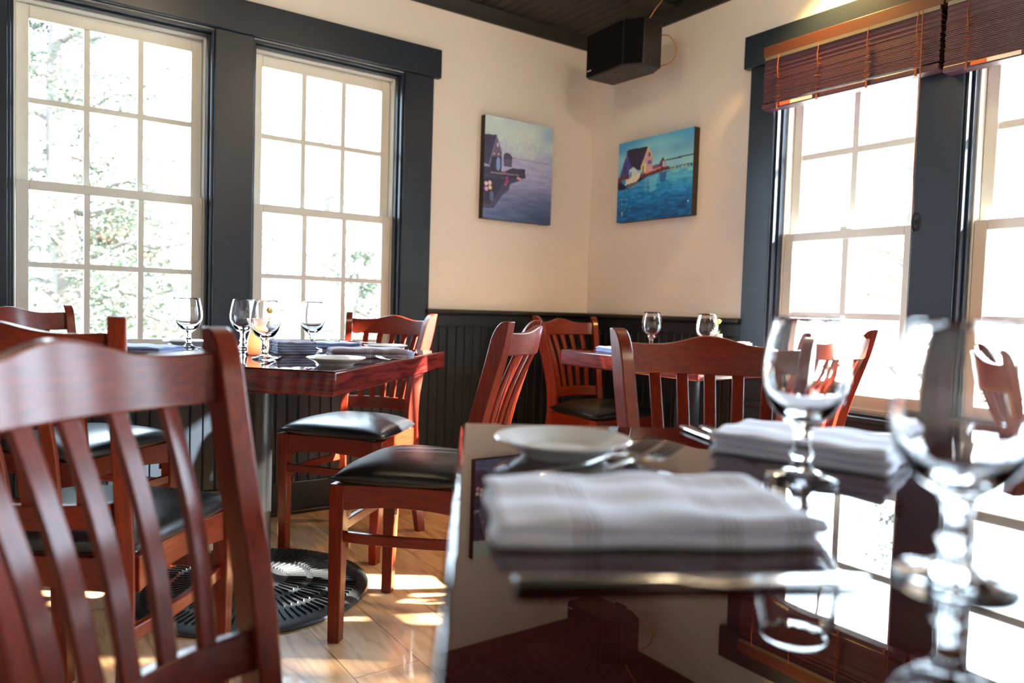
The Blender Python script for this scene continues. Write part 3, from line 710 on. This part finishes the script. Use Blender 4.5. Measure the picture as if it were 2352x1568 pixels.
def lerp3(t, stops):
    out = np.zeros(t.shape + (3,)); xs_ = [a for a, _ in stops]
    for k in range(3): out[..., k] = np.interp(t, xs_, [c[k] for _, c in stops])
    return out
def painting_grey():
    c = Canvas(150, 178); S, T = c.S, c.T
    sky = lerp3(T, [(0, (196, 206, 228)), (.2, (196, 205, 218)), (.37, (178, 178, 190))]); warm = np.exp(-((S - .62) / .25) ** 2 - ((T - .17) / .13) ** 2)[..., None]
    sky = sky * (1 - .5 * warm) + np.array((214, 208, 186)) * .5 * warm; tl = np.exp(-((S - .97) / .12) ** 2 - ((T - .1) / .09) ** 2)[..., None]; sky = sky * (1 - .6 * tl) + np.array((120, 150, 155)) * .6 * tl
    wat = lerp3(T, [(.37, (176, 170, 188)), (.62, (158, 153, 178)), (.8, (116, 118, 150)), (1, (92, 104, 140))])
    dk = (np.clip((T - .6) / .4, 0, 1) * np.clip((S + .1), 0, 1))[..., None]; wat = wat * (1 - .62 * dk) + np.array((40, 55, 72)) * .62 * dk
    c.I = np.where((T < .37)[..., None], sky, wat); c.strokes(22, 9, 6, 1, 0, .37); c.strokes(26, 70, 7, 2, .37, 1)
    c.put((abs(T - .372 - .012 * S) < .004) & (S > .4), (130, 126, 145), .7)
    c.poly([(0, .57), (.55, .57), (.5, .60), (.38, .64), (.36, .70), (.27, .76), (.15, .90), (0, .905)], (70, 66, 88)); c.poly([(0, .6), (.3, .6), (.22, .72), (.1, .86), (0, .86)], (52, 48, 66), .8)
    c.ell(.12, .78, .03, .05, (110, 112, 140), .7)
    c.poly([(0, .19), (.17, .18), (.075, .48), (0, .47)], (64, 60, 80)); c.strokes(18, 60, 30, 5, .18, .47)
    c.poly([(.17, .18), (.25, .33), (.25, .545), (.07, .545), (.075, .47)], (104, 92, 114)); c.poly([(.17, .18), (.25, .33), (.24, .34), (.168, .20), (.085, .47), (.07, .47)], (170, 150, 175), .7)
    c.poly([(.10, .40), (.25, .38), (.25, .545), (.09, .545)], (58, 54, 74)); c.ell(.20, .46, .028, .07, (132, 152, 188)); c.ell(.185, .275, .012, .022, (198, 196, 210))
    for x_, y_ in ((.14, .365), (.2, .365), (.29, .345)): c.ell(x_, y_, .012, .01, (222, 170, 110))
    c.poly([(.27, .36), (.31, .335), (.37, .345), (.40, .375), (.39, .47), (.28, .47)], (74, 70, 88)); c.poly([(.28, .40), (.38, .40), (.38, .46), (.28, .46)], (112, 108, 128), .5)
    c.poly([(0, .50), (.06, .50), (.27, .53), (.40, .48), (.59, .47), (.60, .56), (.45, .59), (0, .575)], (62, 57, 74)); c.poly([(.1, .545), (.5, .535), (.5, .545), (.1, .56)], (168, 140, 150), .8); c.strokes(24, 60, 60, 6, .48, .6)
    for x_, y_ in ((.33, .585), (.335, .62), (.31, .65), (.30, .525)): c.ell(x_, y_, .015, .013, (214, 70, 110))
    for x_, y_ in ((.49, .57), (.52, .575)): c.ell(x_, y_, .016, .013, (236, 150, 150))
    for x_, y_, k in ((.04, .665, (232, 190, 200)), (.09, .655, (238, 190, 170)), (.045, .715, (226, 160, 210)), (.095, .70, (240, 190, 130))): c.ell(x_, y_, .024, .021, k)
    return c
def painting_blue():
    c = Canvas(176, 136); S, T = c.S, c.T
    sky = lerp3(T, [(0, (70, 160, 200)), (.2, (120, 180, 195)), (.42, (160, 205, 205))]); k = np.exp(-((S - .5) / .3) ** 2 - ((T - .1) / .12) ** 2)[..., None]; sky = sky * (1 - .5 * k) + np.array((140, 185, 185)) * .5 * k
    wat = lerp3(T, [(.38, (120, 190, 205)), (.55, (40, 140, 180)), (.75, (8, 105, 155)), (1, (6, 84, 130))])
    k = (np.clip((S - .35) / .65, 0, 1) * np.clip((.75 - T) / .35, 0, 1))[..., None]; wat = wat * (1 - .6 * k) + np.array((140, 205, 220)) * .6 * k
    c.I = np.where((T < .40)[..., None], sky, wat); c.strokes(34, 10, 5, 11, 0, .4); c.strokes(46, 56, 9, 12, .4, 1); c.strokes(30, 30, 22, 14, .4, 1)
    c.poly([(0, .45), (.45, .47), (.33, .52), (.2, .58), (.05, .60), (0, .58)], (26, 30, 60)); c.poly([(.58, .46), (.68, .45), (.67, .56), (.60, .58)], (24, 70, 120), .7); c.poly([(.38, .50), (.43, .49), (.42, .64), (.39, .66)], (150, 160, 170), .5)
    c.poly([(.44, .5), (.56, .48), (.54, .66), (.46, .68)], (150, 210, 225), .5)
    c.put((abs(T - .345 + .03 * S) < .008) & (S > .66), (34, 60, 84)); c.put((abs(T - .43 + .05 * (S - .7)) < .007) & (S > .68), (100, 90, 90))
    for x_ in np.arange(.70, 1, .035): c.poly([(x_, .41), (x_ + .012, .41), (x_ + .012, .45), (x_, .45)], (196, 150, 110) if int(x_ * 100) % 2 else (60, 60, 80))
    c.poly([(.034, .40), (.128, .126), (.155, .13), (.215, .38), (.17, .44), (.034, .44)], (70, 70, 132)); c.poly([(.09, .32), (.12, .30), (.12, .40), (.09, .40)], (52, 40, 80)); c.ell(.115, .19, .008, .02, (150, 110, 130))
    c.poly([(.12, .12), (.155, .10), (.42, .115), (.335, .385), (.21, .38)], (44, 36, 62)); c.put((abs(S - (.27)) < .003) & (T > .13) & (T < .36), (60, 52, 84), .8)
    c.poly([(.42, .115), (.49, .23), (.49, .42), (.39, .44), (.325, .40), (.335, .33)], (214, 160, 146)); c.poly([(.42, .115), (.49, .23), (.482, .235), (.42, .14), (.335, .36), (.325, .35)], (244, 190, 130)); c.poly([(.425, .19), (.455, .19), (.455, .24), (.425, .24)], (110, 90, 140)); c.poly([(.42, .29), (.47, .29), (.47, .33), (.42, .33)], (120, 90, 150))
    c.poly([(.335, .33), (.40, .30), (.40, .43), (.335, .40)], (250, 216, 130)); c.poly([(.355, .34), (.372, .34), (.372, .42), (.355, .42)], (70, 60, 60))
    c.poly([(.57, .36), (.62, .275), (.66, .34), (.66, .41), (.57, .41)], (92, 62, 96)); c.poly([(.62, .33), (.655, .33), (.655, .40), (.62, .40)], (200, 170, 180)); c.poly([(.49, .36), (.57, .35), (.57, .41), (.49, .41)], (120, 84, 120))
    c.poly([(0, .44), (.1, .42), (.21, .42), (.33, .44), (.48, .405), (.7, .40), (.7, .435), (.48, .47), (.2, .49), (0, .51)], (112, 50, 52)); c.poly([(.38, .42), (.6, .39), (.6, .405), (.4, .445)], (226, 130, 100)); c.strokes(26, 50, 60, 16, .39, .5)
    c.poly([(.065, .475), (.16, .47), (.33, .40), (.315, .475), (.27, .52), (.11, .545)], (243, 228, 172)); c.poly([(.06, .475), (.12, .47), (.12, .53), (.08, .53)], (40, 140, 190)); c.poly([(.165, .36), (.22, .33), (.27, .37), (.29, .41), (.17, .47)], (206, 214, 222)); c.poly([(.175, .39), (.2, .38), (.2, .45), (.175, .46)], (70, 120, 170))
    c.poly([(.11, .56), (.3, .52), (.32, .56), (.2, .60)], (150, 150, 150), .6)
    r = np.random.RandomState(3)
    for _ in range(26):
        x_, y_ = r.uniform(.02, .2), r.uniform(.66, .9); c.ell(x_, y_, .012, .004, (120, 180, 200), .8)
    c.ell(.08, .9, .008, .03, (190, 215, 225)); c.ell(.96, .84, .01, .012, (220, 230, 240), .8)
    return c
M_paint, nt_, b_ = nodes('painted_canvas'); at = nt_.nodes.new('ShaderNodeVertexColor'); at.layer_name = 'paint'; nt_.links.new(at.outputs[0], b_.inputs['Base Color']); b_.inputs['Roughness'].default_value = 0.42
M_cedge = plain('dark_canvas_edge', (0.018, 0.010, 0.010), rough=0.6)
def painting(label, cv, P, name='painting'):
    """P(s, t, d) maps picture coordinates and depth off the wall to the room"""
    o = thing(name, label, 'painting', P(.5, .5, 0))
    org = Vector(P(.5, .5, 0)); w, h = cv.w, cv.h
    vs = [Vector(P(i / w, j / h, 0.040)) - org for j in range(h + 1) for i in range(w + 1)]
    fs = [(j * (w + 1) + i, (j + 1) * (w + 1) + i, (j + 1) * (w + 1) + i + 1, j * (w + 1) + i + 1) for j in range(h) for i in range(w)]
    me = bpy.data.meshes.new('canvas'); me.from_pydata([tuple(v) for v in vs], [], fs); me.update()
    img = np.clip(cv.I / 255, 0, 1); lin = np.where(img <= .04045, img / 12.92, ((img + .055) / 1.055) ** 2.4)
    lin = np.clip(lin * np.array((1.15, 1.4, 1.8)), 0, 0.92)
    ca = me.color_attributes.new('paint', 'FLOAT_COLOR', 'POINT')
    pad = np.pad(lin, ((0, 1), (0, 1), (0, 0)), mode='edge'); dat = np.ones((h + 1, w + 1, 4)); dat[..., :3] = pad
    ca.data.foreach_set('color', dat.reshape(-1).astype(np.float32))
    link('canvas', me, o, M_paint)
    m = MB(); c8 = [Vector(P(s, t, d)) - org for d in (0.001, 0.0395) for (s, t) in ((0, 0), (1, 0), (1, 1), (0, 1))]
    m.add(c8, [(0, 1, 2, 3), (4, 7, 6, 5), (0, 4, 5, 1), (1, 5, 6, 2), (2, 6, 7, 3), (3, 7, 4, 0)]); m.build('stretcher_frame', M_cedge, o)
painting('grey-violet harbour painting with a dark boathouse, left of the corner', painting_grey(), lambda s, t, d: (2.020 + .434 * s, YA - d, 1.912 - .517 * t))
painting('bright blue harbour painting with a boat and purple house, right of the corner', painting_blue(), lambda s, t, d: (XB - d, 2.968 - .520 * s, 1.832 - .417 * t))

# ------------------------------------------------------------------ blinds
M_slat = plain('plum_wood_slats', (0.062, 0.019, 0.034), rough=0.5); M_hr = plain('headrail_wood', (0.075, 0.024, 0.013), rough=0.45); M_hs = plain('headrail_metal', (0.22, 0.21, 0.18), rough=0.35, metal=0.6)
M_stk = plain('orange_label', (0.75, 0.14, 0.02), rough=0.6); M_stw = plain('cream_label', (0.8, 0.75, 0.6), rough=0.6)
def blind(label, y0, y1, drop, zt=2.078):
    t = thing('window_blind', label, 'blind', (XB - 0.034, (y0 + y1) / 2, zt), group='raised wooden blinds'); hw_ = (y1 - y0) / 2
    MB().box((-0.058, -hw_, -0.046), (0, hw_, 0)).build('head_rail', M_hr, t, bevel=0.002)
    MB().box((-0.0600, -hw_ + .01, -0.060), (-0.052, hw_ - .01, -0.046)).build('rail_lip', M_hs, t)
    sl = MB(); rnd = random.Random(4); z = -0.060; k = 0; zend = -drop + 0.030
    while z > zend:
        gap = 0.018 if k < 3 else 0.0064; z -= gap; ox = rnd.uniform(-.0006, .0006); oy = rnd.uniform(-.002, .002)
        sl.box((-0.056 + ox, -hw_ + .006 + oy, z), (-0.006 + ox, hw_ - .006 + oy, z + .0048)); k += 1
    sl.build('slat_stack', M_slat, t)
    MB().box((-0.060, -hw_ + .004, -drop), (-0.004, hw_ - .004, -drop + .022)).build('bottom_rail', M_slat, t, bevel=0.004)
    vl = MB().box((-0.054, -hw_ + .008, -0.115), (-0.048, hw_ - .008, -0.056)); vl.build('top_slat', M_slat, t)
    for f in (-.78, -.28, .28, .78):
        y = f * hw_; cd = MB(); cd.tube([(-0.064, y, -0.048), (-0.066, y + .004, -0.10), (-0.064, y, -drop * .55)], .0016, 6)
        pts = []
        for i in range(40):
            q = i / 39; pts.append((-0.064 + .003 * math.sin(i * 2.1), y + .012 * math.sin(i * 2.6) + rnd.uniform(-.004, .004), -0.10 - (drop - .115) * q))
        cd.tube(pts, .0011, 5); cd.tube([(-0.062, y, -drop + .02), (-0.064, y, -drop - .008)], .004, 6)
        cd.build('ladder_cord', M_cord, t)
    a = hw_ * .45
    s1 = MB().box((-0.0612, a + .06, -drop + .004), (-0.0598, a + .11, -drop + .017)); s1.build('orange_sticker', M_stk, t)
    s2 = MB().box((-0.0610, a - .04, -drop + .004), (-0.0598, a + .06, -drop + .017)); s2.build('cream_sticker', M_stw, t)
    return t
B1 = blind('raised plum wooden blind over the right window nearest the corner', 1.305, 2.035, 0.265)
MB().tube([(-0.066, -.300, -.05), (-0.066, -.302, -.30), (-0.050, -.290, -.62), (-0.006, -.276, -.745)], .0018, 6).build('pull_cord', M_cord, B1)
blind('raised plum wooden blind at the top right edge of the photo', 0.56, 1.300, 0.285, 2.080)
cl = thing('cord_cleat', 'small dark cord cleat on the right window post', 'cleat', (XB - 0.020, 1.400, 1.30))
MB().tube([(-.004, .0, -.03), (-.014, 0, -.022), (-.016, 0, 0), (-.014, 0, .022), (-.006, 0, .034)], .004, 8).build('horn', M_black, cl, sm=True); MB().box((-.014, -.006, -.008), (0, .006, .008)).build('cleat_base', M_steel, cl)

# ------------------------------------------------------------------ ceiling lights
M_bulb, nt_, b_ = nodes('warm_bulb'); b_.inputs['Emission Color'].default_value = (1, .62, .26, 1); b_.inputs['Emission Strength'].default_value = 40
def down(x, y, e, label):
    t = thing('ceiling_light', label, 'light', (x, y, H - 0.014))
    MB().lathe([(.048, 0.0), (.068, 0.0), (.070, .004), (.068, .0135), (.048, .0135)], 40, closed=True).build('trim_ring', M_black, t, sm=False)
    MB().lathe([(.001, .004), (.03, .003), (.044, .008), (.044, .0135), (.001, .0135)], 32).build('bulb', M_bulb, t, sm=True)
    l = bpy.data.lights.new('spot', 'SPOT'); l.energy = e; l.color = (1, .56, .15); l.spot_size = math.radians(115); l.spot_blend = 0.8; l.shadow_soft_size = 0.045
    o = bpy.data.objects.new('spot', l); COL.objects.link(o); o.parent = t; o.location = (0, 0, -0.006)
down(2.60, 1.72, 28, 'recessed ceiling light close to the right wall above the blinds')
M_opal, nt_, b_ = nodes('opal_globe'); b_.inputs['Emission Color'].default_value = (1, .80, .56, 1); b_.inputs['Emission Strength'].default_value = 12
def globe(x, y, e, label, r=0.055, z=2.30):
    t = thing('ceiling_globe', label, 'light', (x, y, z))
    MB().lathe([(.001, H - z - .012), (.05, H - z - .012), (.055, H - z - .001), (.001, H - z - .001)], 32).build('ceiling_rose', M_black, t, auto=40)
    MB().tube([(0, 0, r * .9), (0, 0, H - z - .01)], .006, 10).build('stem', M_black, t)
    MB().lathe([(r * math.sin(a_) + .0005, -r * math.cos(a_)) for a_ in [PI * i / 20 for i in range(21)]], 32).build('globe_shade', M_opal, t, sm=True)
    l = bpy.data.lights.new('globe_light', 'POINT'); l.energy = e; l.color = (1, .74, .46); l.shadow_soft_size = r + .004
    o = bpy.data.objects.new('globe_light', l); COL.objects.link(o); o.parent = t
globe(1.60, 1.15, 17, 'small opal globe lamp under the ceiling right of the near table', r=.042, z=2.37)
globe(0.60, 1.90, 15, 'small opal globe lamp under the ceiling over the diagonal table', r=.042, z=2.37)
globe(1.70, -1.20, 10, 'unseen opal globe added behind the camera as fill light', r=.10, z=2.25)  # added fill lamp, out of view, lifts the room light
# ------------------------------------------------------------------ outdoors
M_ground = plain('pale_ground', (0.42, 0.42, 0.34), rough=0.9, bump=0.3, bscale=8)
tag(MB().box((-40, -40, -0.72), (60, 60, -0.62)).build('ground', M_ground), 'pale sunlit ground outside the windows', 'ground', kind='structure')
M_bark = plain('bark', (0.055, 0.045, 0.038), rough=0.9, bump=0.5, bscale=30)
def leafmat(name, c1, c2):
    m, nt, b = nodes(name); oi = nt.nodes.new('ShaderNodeTexCoord'); n = nt.nodes.new('ShaderNodeTexNoise'); n.inputs['Scale'].default_value = 2.5
    r = nt.nodes.new('ShaderNodeValToRGB'); r.color_ramp.elements[0].position = .4; r.color_ramp.elements[1].position = .6
    r.color_ramp.elements[0].color = (*c1, 1); r.color_ramp.elements[1].color = (*c2, 1)
    nt.links.new(oi.outputs['Object'], n.inputs['Vector']); nt.links.new(n.outputs['Fac'], r.inputs[0]); nt.links.new(r.outputs[0], b.inputs['Base Color']); b.inputs['Roughness'].default_value = .7
    return m
M_l1 = leafmat('cedar_green', (0.016, 0.030, 0.014), (0.045, 0.058, 0.030)); M_l2 = leafmat('autumn_leaves', (0.025, 0.038, 0.018), (0.085, 0.050, 0.028))
def tree(label, x, y, h, r, nb, nl, mat, seed, z0=-0.6, lo=0.15, name='tree', drop=-.1, lsize=.05, trunk=.11, lean=0.0):
    rnd = random.Random(seed); t = thing(name, label, name.replace('_', ' '), (x, y, z0)); wood_ = MB(); lf = MB()
    tp = [(lean * (i / 8) ** 2 + .05 * math.sin(i), .05 * math.cos(i * 1.3), h * i / 8) for i in range(9)]
    wood_.tube(tp, [trunk * (1 - .85 * i / 8) for i in range(9)], 8)
    for k in range(nb):
        f = lo + (1 - lo) * ((k + rnd.random()) / nb) ** 1.35; a = rnd.uniform(0, 2 * PI); ln = r * (1.15 - f) * rnd.uniform(.7, 1.1)
        i0 = min(7, int(f * 8)); b0 = Vector(tp[i0]).lerp(Vector(tp[i0 + 1]), f * 8 - i0)
        d = Vector((math.cos(a), math.sin(a), rnd.uniform(-.1, .5) + drop)); pts = [b0 + d * ln * q / 5 + Vector((0, 0, -drop * 0 + .05 * math.sin(q * 2 + k))) for q in range(6)]
        wood_.tube(pts, [.028 * (1 - .8 * q / 5) * (1.2 - f * .6) for q in range(6)], 5)
        for q in range(int(nl / nb)):
            g = rnd.uniform(.2, 1.05); c = b0 + d * ln * g + Vector((rnd.gauss(0, .09), rnd.gauss(0, .09), rnd.gauss(0, .08))) * (r / 1.3)
            u = Vector((rnd.gauss(0, 1), rnd.gauss(0, 1), rnd.gauss(0, .6))).normalized(); v = u.cross(Vector((rnd.gauss(0, 1), rnd.gauss(0, 1), rnd.gauss(0, 1)))).normalized(); s = lsize * rnd.uniform(.5, 1.3)
            lf.add([c - u * s, c + v * s * .45, c + u * s, c - v * s * .45], [(0, 1, 2, 3)])
    wood_.build('trunk', M_bark, t); lf.build('foliage', mat, t)
tree('cedar with a thick trunk outside the first left window', 0.42, 6.6, 5.2, 1.5, 70, 38000, M_l1, 3, trunk=.14, lsize=.022, lo=.05)
tree('loose leafy tree far outside between the left windows', 4.1, 14.4, 5.2, 2.6, 54, 24000, M_l2, 5, lo=.05, lsize=.035)
tree('bare branching tree outside the second left window', 3.45, 8.6, 5.0, 1.4, 44, 5000, M_l2, 8, trunk=.07, lean=-.5, lsize=.022)
tree('shrub growing right of the cedar outside the left windows', 2.25, 5.3, 2.0, 0.75, 26, 7000, M_l1, 11, name='shrub', lo=.05, trunk=.03, lsize=.018)
tree('broad autumn shrub behind the cedar outside the left windows', 1.35, 10.6, 2.9, 1.45, 54, 26000, M_l2, 31, name='shrub', lo=.04, trunk=.05, lsize=.03)
tree('pale tree outside the right windows', 9.0, 4.6, 4.2, 2.0, 44, 9000, M_l2, 15, trunk=.07, lsize=.03)
tree('shrub outside the right windows', 6.2, 2.9, 1.8, 1.0, 24, 6000, M_l1, 17, name='shrub', lo=.05, trunk=.03, lsize=.02)
tree('unseen evergreen added outside the right wall to block and dapple the sun', 7.0, -2.4, 6.4, 2.3, 50, 4500, M_l1, 21, trunk=.12, lsize=.09)  # out-of-view tree put in to thin the sun through the right windows
